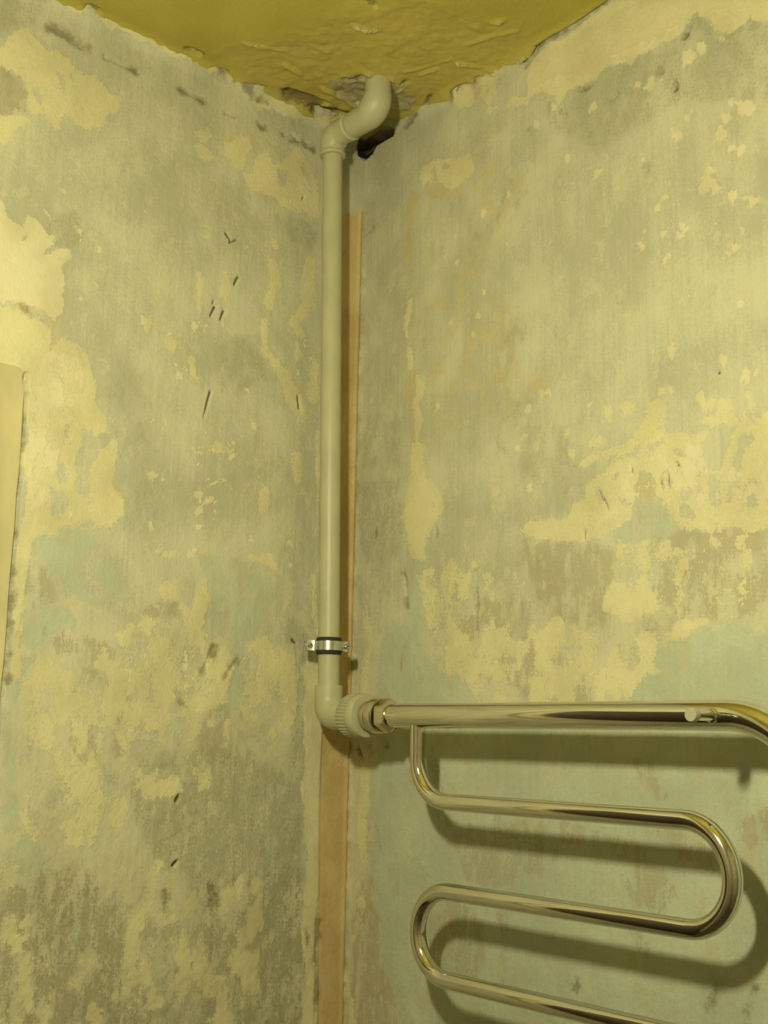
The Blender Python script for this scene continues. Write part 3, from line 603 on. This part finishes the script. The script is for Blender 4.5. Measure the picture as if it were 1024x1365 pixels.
# ================================================================== rest of the small room, door, trim
def obj(name, bm, mat, parent=None, smooth=True, angle=42):
    me = bpy.data.meshes.new(name)
    bmesh.ops.recalc_face_normals(bm, faces=bm.faces[:])
    bm.to_mesh(me); bm.free()
    for p in me.polygons: p.use_smooth = smooth
    if smooth and angle is not None:
        try: me.set_sharp_from_angle(angle=math.radians(angle))
        except Exception: pass
    me.materials.append(mat)
    o = bpy.data.objects.new(name, me); COL.objects.link(o)
    if parent is not None: o.parent = parent
    return o
def thing(name, label, cat, loc):
    o = bpy.data.objects.new(name, None); COL.objects.link(o)
    o.empty_display_size = .05; o.location = loc
    o['label'] = label; o['category'] = cat
    return o
def adopt(o, parent):
    o.parent = parent; o.matrix_parent_inverse = Matrix.Translation(-Vector(parent.location)); return o
def box(bm, x0, x1, y0, y1, z0, z1, bev=0.0, seg=2):
    r = bmesh.ops.create_cube(bm, size=1.0)
    for v in r['verts']:
        v.co = Vector(((x0 + x1) / 2 + v.co.x * (x1 - x0), (y0 + y1) / 2 + v.co.y * (y1 - y0), (z0 + z1) / 2 + v.co.z * (z1 - z0)))
    if bev:
        es = list({e for v in r['verts'] for e in v.link_edges})
        bmesh.ops.bevel(bm, geom=es, offset=bev, segments=seg, affect='EDGES', profile=.6)
def sweep(bm, pts, radii, seg=32, caps=True, hexa=False):
    """closed-section tube through pts with a radius at each point; parallel-transport frames"""
    P = [Vector(p) for p in pts]; n = len(P)
    if not hasattr(radii, '__len__'): radii = [radii] * n
    T = []
    for i in range(n):
        j = i
        a = P[max(0, i - 1)]; b = P[min(n - 1, i + 1)]
        d = b - a
        if d.length < 1e-9: d = T[-1] if T else Vector((0, 0, 1))
        T.append(d.normalized())
    ref = Vector((0, 0, 1)) if abs(T[0].z) < .9 else Vector((0, -1, 0))
    U = (ref - T[0] * ref.dot(T[0])).normalized(); rings = []
    for i in range(n):
        if i:
            ax = T[i - 1].cross(T[i])
            if ax.length > 1e-9:
                U = Matrix.Rotation(T[i - 1].angle(T[i]), 3, ax.normalized()) @ U
            U = (U - T[i] * U.dot(T[i])).normalized()
        V = T[i].cross(U)
        rings.append([bm.verts.new(P[i] + (U * math.cos(2 * math.pi * k / seg) + V * math.sin(2 * math.pi * k / seg)) * radii[i]) for k in range(seg)])
    for i in range(n - 1):
        for k in range(seg):
            k2 = (k + 1) % seg
            bm.faces.new((rings[i][k], rings[i][k2], rings[i + 1][k2], rings[i + 1][k]))
    if caps:
        bm.faces.new(rings[0][::-1]); bm.faces.new(rings[-1])
    return rings
def lathe(bm, origin, axis, prof, seg=40, caps=True):
    """profile of (distance along axis, radius); axis frame explicit so steps may be vertical"""
    O = Vector(origin); A = Vector(axis).normalized()
    ref = Vector((0, 0, 1)) if abs(A.z) < .9 else Vector((0, -1, 0))
    U = (ref - A * ref.dot(A)).normalized(); V = A.cross(U); rings = []
    for t, r in prof:
        rings.append([bm.verts.new(O + A * t + (U * math.cos(2 * math.pi * k / seg) + V * math.sin(2 * math.pi * k / seg)) * r) for k in range(seg)])
    for i in range(len(rings) - 1):
        for k in range(seg):
            k2 = (k + 1) % seg
            bm.faces.new((rings[i][k], rings[i][k2], rings[i + 1][k2], rings[i + 1][k]))
    if caps:
        bm.faces.new(rings[0][::-1]); bm.faces.new(rings[-1])
def arc(c, a, b, r, n=14, t0=0.0, t1=math.pi / 2):
    """points c + r*(a cos t + b sin t)"""
    c, a, b = Vector(c), Vector(a), Vector(b)
    return [c + (a * math.cos(t0 + (t1 - t0) * i / n) + b * math.sin(t0 + (t1 - t0) * i / n)) * r for i in range(n + 1)]

def structure(name, bm, mat):
    o = obj(name, bm, mat, smooth=False); o['kind'] = 'structure'; return o

BARE = simple('bare_brown_plaster', (.34, .30, .215), .9, var=.25, scale=9, bump=.001)
FLOOR_MAT = simple('concrete_floor', (.12, .105, .08), .9, var=.25, scale=12, bump=.001)
TRIM_MAT = simple('old_trim_paint', (.50, .44, .25), .55, var=.16, scale=14, bump=.0004, stretch=(1, 1, .4))
DOOR_MAT = simple('dark_door_stain', (.045, .030, .018), .45, var=.3, scale=10, stretch=(6, 6, .4))
bm = bmesh.new(); box(bm, -.12, RX + .1, RY - .1, .12, ZF - .1, ZF); structure('floor', bm, FLOOR_MAT)
bm = bmesh.new(); box(bm, -.12, RX + .1, RY - .12, RY, ZF, HC + .06); structure('wall_back', bm, BARE)
bm = bmesh.new(); box(bm, RX, RX + .12, RY, .12, ZF, HC + .06); structure('wall_far_side', bm, BARE)

bm = bmesh.new()
box(bm, -.085, -.045, DOOR_Y1 - .006, DOOR_Y0 + .006, ZF, DOOR_Z + .006)
for z0, z1 in ((ZF + .15, -.75), (-.62, DOOR_Z - .12)):
    for y0, y1 in ((DOOR_Y1 + .10, (DOOR_Y0 + DOOR_Y1) / 2 - .05), ((DOOR_Y0 + DOOR_Y1) / 2 + .05, DOOR_Y0 - .10)):
        box(bm, -.047, -.038, y0, y1, z0, z1, .006, 2)
door = structure('door_1', bm, DOOR_MAT)
bm = bmesh.new(); sweep(bm, [(-.046, -1.36, -.62), (-.012, -1.36, -.62), (0.0, -1.35, -.62), (.002, -1.25, -.62)], [.010, .010, .010, .009], 12)
h = obj('door_handle', bm, simple('handle_metal', (.5, .5, .48), .3, 1.0), door); 
# door reveal and casing; the casing's upper right corner shows at the photograph's left edge
def reveal(name, y0, y1, z0, z1):
    bm = bmesh.new(); box(bm, -.09, -.0005, y0, y1, z0, z1); return structure(name, bm, TRIM_MAT)
reveal('trim_4', DOOR_Y0, DOOR_Y0 + .02, ZF, DOOR_Z + .02)
reveal('trim_5', DOOR_Y1 - .02, DOOR_Y1, ZF, DOOR_Z + .02)
reveal('trim_6', DOOR_Y1, DOOR_Y0, DOOR_Z, DOOR_Z + .02)
def casing(name, y0, y1, z0, z1, wob=0.0):
    bm = bmesh.new(); box(bm, -.004, .011, y0, y1, z0, z1)
    rnd = random.Random(3)
    es = [e for e in bm.edges if abs((e.verts[0].co - e.verts[1].co).z) > .5 * (z1 - z0)]
    bmesh.ops.subdivide_edges(bm, edges=es, cuts=60, use_grid_fill=True)
    for v in bm.verts:
        if wob and v.co.y > (y0 + y1) / 2:
            v.co.y += rnd.uniform(-1, 1) * wob
            v.co.y -= max(0, (v.co.z - (z1 - .012))) * .6
    bmesh.ops.bevel(bm, geom=[e for e in bm.edges if e.is_boundary is False and e.calc_face_angle(0) > 1.0], offset=.0018, segments=2, affect='EDGES')
    return structure(name, bm, TRIM_MAT)
casing('trim_1', -.628, -.5625, ZF, .4545, .0006)
casing('trim_2', -1.505, -1.436, ZF, .4545)
bm = bmesh.new(); box(bm, -.004, .0105, -1.4355, -.6285, .396, .4535, .002); structure('trim_3', bm, TRIM_MAT)

# ================================================================== hanging bulb (the room's lamp, just above and left of the frame)
def build_lamp():
    lx, ly, lz = LAMP_POS
    t = thing('pendant_bulb', 'bare glowing tubular bulb hanging on a black cord from the ceiling', 'lamp', (lx, ly, HC))
    black = simple('lamp_plastic', (.03, .03, .03), .5)
    bm = bmesh.new(); lathe(bm, (lx, ly, HC), (0, 0, -1), [(-.004, .035), (.006, .035), (.016, .026), (.02, .006)], 24); adopt(obj('ceiling_rose', bm, black), t)
    bm = bmesh.new(); sweep(bm, [(lx, ly, HC - .015), (lx + .002, ly, (HC + lz) / 2), (lx, ly, lz + .085)], .0035, 10); adopt(obj('cord', bm, black), t)
    bm = bmesh.new(); lathe(bm, (lx, ly, lz + .09), (0, 0, -1), [(0, .006), (.004, .014), (.03, .018), (.05, .019), (.055, .016)], 24); adopt(obj('socket', bm, black), t)
    N = NT('lit_bulb_glass')
    N.b.inputs['Base Color'].default_value = (.9, .85, .7, 1)
    N.b.inputs['Emission Color'].default_value = (*LAMP_COLOR, 1)
    N.b.inputs['Emission Strength'].default_value = LAMP_STRENGTH
    bm = bmesh.new(); prof = [(.0, .012), (.002, .019), (.006, .022), (.040, .022), (.076, .022), (.081, .019), (.084, .012), (.085, .002)]
    lathe(bm, (lx, ly, lz + .042), (0, 0, -1), prof, 20); adopt(obj('bulb', bm, N.m), t)
build_lamp()

# ================================================================== objects
PPR = simple('beige_polypropylene', (.42, .405, .275), .42, var=.05, scale=25, spec=.4)
PIPE_R = .0155
PB = Vector((.0486, -.0850, .0300)); PT = Vector((.0440, -.1045, .9340))    # pipe axis, bottom and top corner
RAIL_Y, Z1, Z2, Z3, Z4 = -.085, .0300, -.0786, -.1878, -.2935

def build_pipe():
    t = thing('heating_pipe', 'beige plastic riser pipe with elbows in the corner running up into the ceiling', 'pipe', (PB.x, PB.y, PB.z))
    ax = (PT - PB).normalized()
    bm = bmesh.new(); sweep(bm, [PB + ax * .030, PB.lerp(PT, .5), PT - ax * .022], PIPE_R, 40); adopt(obj('pipe_tube', bm, PPR), t)
    X = Vector((1, 0, 0)); Zv = Vector((0, 0, 1))
    # lower elbow: from the riser round to the towel rail, along +x
    bm = bmesh.new()
    r = .022
    pts = [PB + ax * .044, PB + ax * .0435, PB + ax * .030] + arc(PB + X * r + ax * r, -X, -ax, r, 10) + [PB + X * .056]
    sweep(bm, pts, [.0165, .0200, .0205] + [.0205 + .0012 * math.sin(i / 10 * math.pi) for i in range(11)] + [.0215], 40)
    e = obj('lower_elbow', bm, PPR, angle=50); adopt(e, t)
    # ribbed threaded collar
    bm = bmesh.new()
    O = PB + X * .0455
    lathe(bm, O, X, [(0, .0215), (.002, .0270), (.005, .0287), (.0250, .0300), (.0260, .0308), (.037, .0308), (.0405, .0292), (.0407, .0195)], 64)
    c = obj('threaded_collar', bm, PPR, angle=40); adopt(c, t)
    for k in range(36):
        a = 2 * math.pi * k / 36
        bm = bmesh.new(); lathe(bm, O + Vector((.0055, .0291 * math.cos(a), .0291 * math.sin(a))), X, [(0, .0006), (.001, .0014), (.018, .0014), (.0195, .0006)], 6)
        rb = obj('collar_rib', bm, PPR); rb.parent = c; rb.matrix_parent_inverse = Matrix.Identity(4)
    # upper elbow pair stepping the riser sideways into the ceiling
    r = .020
    bm = bmesh.new()
    P2 = Vector((.1520, PT.y, PT.z))
    pts = [PT - ax * .0335, PT - ax * .0330, PT - ax * .022] + arc(PT + X * r - Zv * r, -X, Zv, r, 10) + [PT + X * .030, PT + X * .0435, PT + X * .0440]
    sweep(bm, pts, [.0163, .0190, .0196] + [.0200 + .0012 * math.sin(i / 10 * math.pi) for i in range(11)] + [.0205, .0202, .0165], 40)
    adopt(obj('upper_elbow', bm, PPR, angle=50), t)
    bm = bmesh.new(); O = PT - ax * .031
    lathe(bm, O, -ax, [(-.004, .0193), (-.003, .0204), (.000, .0208), (.003, .0200), (.0035, .0160)], 40); adopt(obj('weld_bead', bm, PPR, angle=50), t)
    bm = bmesh.new(); lathe(bm, PT + X * .040, X, [(0, .0203), (.001, .0216), (.003, .0220), (.0055, .0210), (.0065, .0170)], 40); adopt(obj('weld_bead', bm, PPR, angle=60), t)
    bm = bmesh.new(); sweep(bm, [PT + X * .02, PT + X * .07], PIPE_R, 32); adopt(obj('pipe_stub', bm, PPR), t)
    bm = bmesh.new(); r = .028
    pts = [PT + X * .0500, PT + X * .0505, PT + X * .062] + arc(P2 - X * r + Zv * r, -Zv, X, r, 14) + [P2 + Zv * .040, P2 + Zv * .052, P2 + Zv * .075]
    sweep(bm, pts, [.0168, .0198, .0202] + [.0205 + .0022 * math.sin(i / 14 * math.pi) for i in range(15)] + [.0200, .0192, .0185], 40)
    adopt(obj('ceiling_elbow', bm, PPR, angle=50), t)
    return t
build_pipe()

STEEL = simple('polished_steel', (.72, .70, .64), .085, 1.0, var=.02, scale=20)
ZINC = simple('zinc_plated_steel', (.70, .71, .70), .22, 1.0, var=.08, scale=80)
NICKEL = simple('nickel_plated_brass', (.62, .57, .47), .2, 1.0, var=.04, scale=60)
CAPMAT = simple('pale_satin_metal', (.44, .41, .31), .5, .3, var=.05)
RUBBER = simple('black_rubber', (.022, .022, .020), .75, var=.2, scale=90)

def build_rail():
    t = thing('towel_rail', 'polished steel towel rail with a thick top tube and a thinner serpentine tube', 'towel rail', (.45, 0.0, Z1))
    Y = RAIL_Y; X = Vector((1, 0, 0)); Zv = Vector((0, 0, 1))
    XR, RB, ZB = .705, .100, -.50
    bm = bmesh.new()
    pts = [Vector((.1800, Y, Z1))] + [Vector((x, Y, Z1)) for x in (.2, .35, .5, .62)] + arc((XR, Y, Z1 - RB), Zv, X, RB, 20) + [Vector((XR + RB, Y, -.2)), Vector((XR + RB, Y, -.32))] \
        + arc((XR, Y, ZB + RB), X, -Zv, RB, 20) + [Vector((x, Y, ZB)) for x in (.5, .3, .09)]
    sweep(bm, pts, .0162, 48); adopt(obj('outer_tube', bm, STEEL), t)
    r = .0105; q = (Z3 - Z4) / 2; q2 = (Z2 - Z3) / 2; XL = .243; XE = .650
    bm = bmesh.new()
    b0 = .052
    pts = [Vector((.2385, Y, Z1 - .010)), Vector((.2385, Y, Z2 + b0 + .01))] + arc((.2385 + b0, Y, Z2 + b0), -X, -Zv, b0, 14) + [Vector((.4, Y, Z2)), Vector((.55, Y, Z2))]
    pts += arc((XE, Y, (Z2 + Z3) / 2), Zv, X, q2, 26, 0, math.pi) + [Vector((.5, Y, Z3)), Vector((.4, Y, Z3))]
    pts += arc((XL + q, Y, (Z3 + Z4) / 2), Zv, -X, q, 26, 0, math.pi) + [Vector((.4, Y, Z4)), Vector((.55, Y, Z4))]
    Z5 = Z4 - .108
    pts += arc((XE, Y, (Z4 + Z5) / 2), Zv, X, .054, 26, 0, math.pi) + [Vector((.5, Y, Z5)), Vector((.4, Y, Z5))]
    pts += arc((.2385 + b0, Y, Z5 - b0), Zv, -X, b0, 12) + [Vector((.2385, Y, ZB + .010))]
    sweep(bm, pts, r, 36); adopt(obj('serpentine_tube', bm, STEEL), t)
    # union between rail and plastic collar
    O = Vector((0, Y, Z1))
    bm = bmesh.new(); lathe(bm, O + X * .1365, X, [(0, .017), (.0005, .0195), (.0025, .0205), (.0100, .0205), (.0125, .0190), (.013, .016)], 44); adopt(obj('coupling_ring', bm, NICKEL, angle=35), t)
    bm = bmesh.new(); lathe(bm, O + X * .1510, X, [(0, .018), (.0005, .0225), (.0025, .0240), (.0145, .0240), (.0170, .0225), (.0172, .018)], 44); adopt(obj('union_nut', bm, NICKEL, angle=35), t)
    bm = bmesh.new(); lathe(bm, O + X * .1705, X, [(0, .0205), (.0010, .0238), (.0140, .0238), (.0165, .0205), (.0166, .0163)], 6)
    bmesh.ops.bevel(bm, geom=bm.edges[:], offset=.0009, segments=2, affect='EDGES'); adopt(obj('hex_nut', bm, NICKEL, angle=30), t)
    # bleed valve pointing out of the top tube
    V0 = Vector((.6975, Y, Z1 - .001))
    bm = bmesh.new(); lathe(bm, V0, (0, -1, 0), [(.010, .0075), (.018, .0075), (.019, .0058), (.046, .0058)], 28); v = obj('bleed_valve', bm, STEEL, angle=35); adopt(v, t)
    bm = bmesh.new(); lathe(bm, V0, (0, -1, 0), [(.046, .0060), (.0465, .0070), (.0535, .0072), (.0545, .0066)], 32); cpo = obj('valve_cap', bm, CAPMAT, angle=35); cpo.parent = v
    # standoff brackets into the wall, below the frame
    for xz in ((.16, ZB), (.62, ZB)):
        bm = bmesh.new(); lathe(bm, (xz[0], Y + .010, xz[1]), (0, 1, 0), [(0, .008), (.060, .008), (.0605, .022), (.073, .024), (.080, .024)], 24); adopt(obj('wall_bracket', bm, STEEL, angle=35), t)
    return t
build_rail()

def build_clamp():
    z = .1305
    f = (z - PB.z) / (PT.z - PB.z); c = PB.lerp(PT, f); c.z = z
    t = thing('pipe_clamp', 'zinc plated pipe clamp with black rubber lining holding the riser to the wall', 'clamp', (0.0, c.y, z))
    e = Vector((.42, .91, 0)).normalized()         # towards the far ear
    n = Vector((e.y, -e.x, 0))                     # out of the clamp, towards the room
    Zv = Vector((0, 0, 1))
    # rubber lining: sleeve
    bm = bmesh.new(); lathe(bm, c - Zv * .0125, Zv, [(0, .0152), (.0002, .0180), (.0015, .0186), (.0235, .0186), (.0248, .0180), (.025, .0152)], 40); adopt(obj('rubber_lining', bm, RUBBER, angle=40), t)
    def band(sign, ear_l, ear_r):
        """half band: ear - half circle - ear, as a bent strip of steel"""
        R0, R1, hb = .0186, .0202, .0066
        path = []
        g = .0016 * sign
        path.append((-e * (R1 + ear_l) + n * g, n)); path.append((-e * (R1 + .0035) + n * g, n)); path.append((-e * (R1 + .0012) + n * (g + sign * .001), n))
        for i in range(17):
            a = math.pi * (i + 1.6) / 19.2
            d = -e * math.cos(a) + n * math.sin(a) * sign
            path.append((d * R0, None))
        path.append((e * (R1 + .0012) + n * (g + sign * .001), n)); path.append((e * (R1 + .0035) + n * g, n)); path.append((e * (R1 + ear_r) + n * g, n))
        P = [p for p, _ in path]; bm = bmesh.new(); rows = []
        for i, p in enumerate(P):
            tg = (P[min(i + 1, len(P) - 1)] - P[max(i - 1, 0)]).normalized()
            nm = Vector((tg.y, -tg.x, 0)) * sign
            if nm.dot(n * sign) < 0 and not (3 <= i < 20): nm = -nm
            w = hb * (1.0 if 3 <= i < 20 else 1.12)
            rows.append([bm.verts.new(c + p + Zv * s * w + nm * o_) for s, o_ in ((-1, 0), (1, 0), (1, .0016), (-1, .0016))])
        for i in range(len(rows) - 1):
            for k in range(4):
                bm.faces.new((rows[i][k], rows[i][(k + 1) % 4], rows[i + 1][(k + 1) % 4], rows[i + 1][k]))
        bm.faces.new(rows[0][::-1]); bm.faces.new(rows[-1])
        return bm
    adopt(obj('front_band', band(1, .0165, .0105), ZINC, angle=40), t)
    adopt(obj('rear_band', band(-1, .0165, .0105), ZINC, angle=40), t)
    # turned-up lip at the ear's outer edge and the fold beside the band
    for off, hh, dp in ((.0202 + .0155, .0074, .0045), (.0202 + .0018, .0088, .0050)):
        bm = bmesh.new()
        p = c - e * off
        rows = []
        for s in np.linspace(-1, 1, 9):
            bend = (1 - s * s) * .0012
            rows.append([bm.verts.new(p + Zv * s * hh + e * u + n * (v_ + bend)) for u, v_ in ((-.0009, .0012), (.0009, .0012), (.0009, .0012 + dp), (-.0009, .0012 + dp))])
        for i in range(8):
            for k in range(4): bm.faces.new((rows[i][k], rows[i][(k + 1) % 4], rows[i + 1][(k + 1) % 4], rows[i + 1][k]))
        bm.faces.new(rows[0][::-1]); bm.faces.new(rows[-1])
        adopt(obj('ear_lip', bm, ZINC, angle=40), t)
    for sgn, off in ((-1, .0202 + .0092), (1, .0202 + .0068)):
        p = c + e * off * sgn
        bm = bmesh.new(); lathe(bm, p, n, [(-.014, .0020), (.0030, .0020), (.0031, .0040), (.0050, .0040), (.0062, .0030), (.0063, .0012), (.0040, .0011)], 20)
        sc = obj('clamp_screw', bm, ZINC, angle=35); adopt(sc, t)
        bm = bmesh.new(); q = p + n * .0060
        m = e * .0030 * math.cos(.6) + Zv * .0030 * math.sin(.6); s_ = (-e * math.sin(.6) + Zv * math.cos(.6)) * .0005
        vs = [bm.verts.new(q + a_ + b_ + n * cz) for cz in (-.0004, .0006) for a_, b_ in ((m, s_), (-m, s_), (-m, -s_), (m, -s_))]
        for fi in ((0, 1, 2, 3), (7, 6, 5, 4), (0, 4, 5, 1), (1, 5, 6, 2), (2, 6, 7, 3), (3, 7, 4, 0)): bm.faces.new([vs[k] for k in fi])
        sl = obj('screw_slot', bm, RUBBER); sl.parent = sc
    # hanger bolt into the wall with its nut
    w = Vector((-1, 0, 0)); b0 = c + w * .0190
    bm = bmesh.new(); lathe(bm, b0, w, [(0, .0040), (.055, .0040), (.058, .002)], 20); adopt(obj('hanger_bolt', bm, ZINC), t)
    bm = bmesh.new(); lathe(bm, b0, w, [(0, .0065), (.0005, .0072), (.0070, .0072), (.0078, .0062)], 6); adopt(obj('bolt_nut', bm, ZINC, smooth=False), t)
    return t
build_clamp()
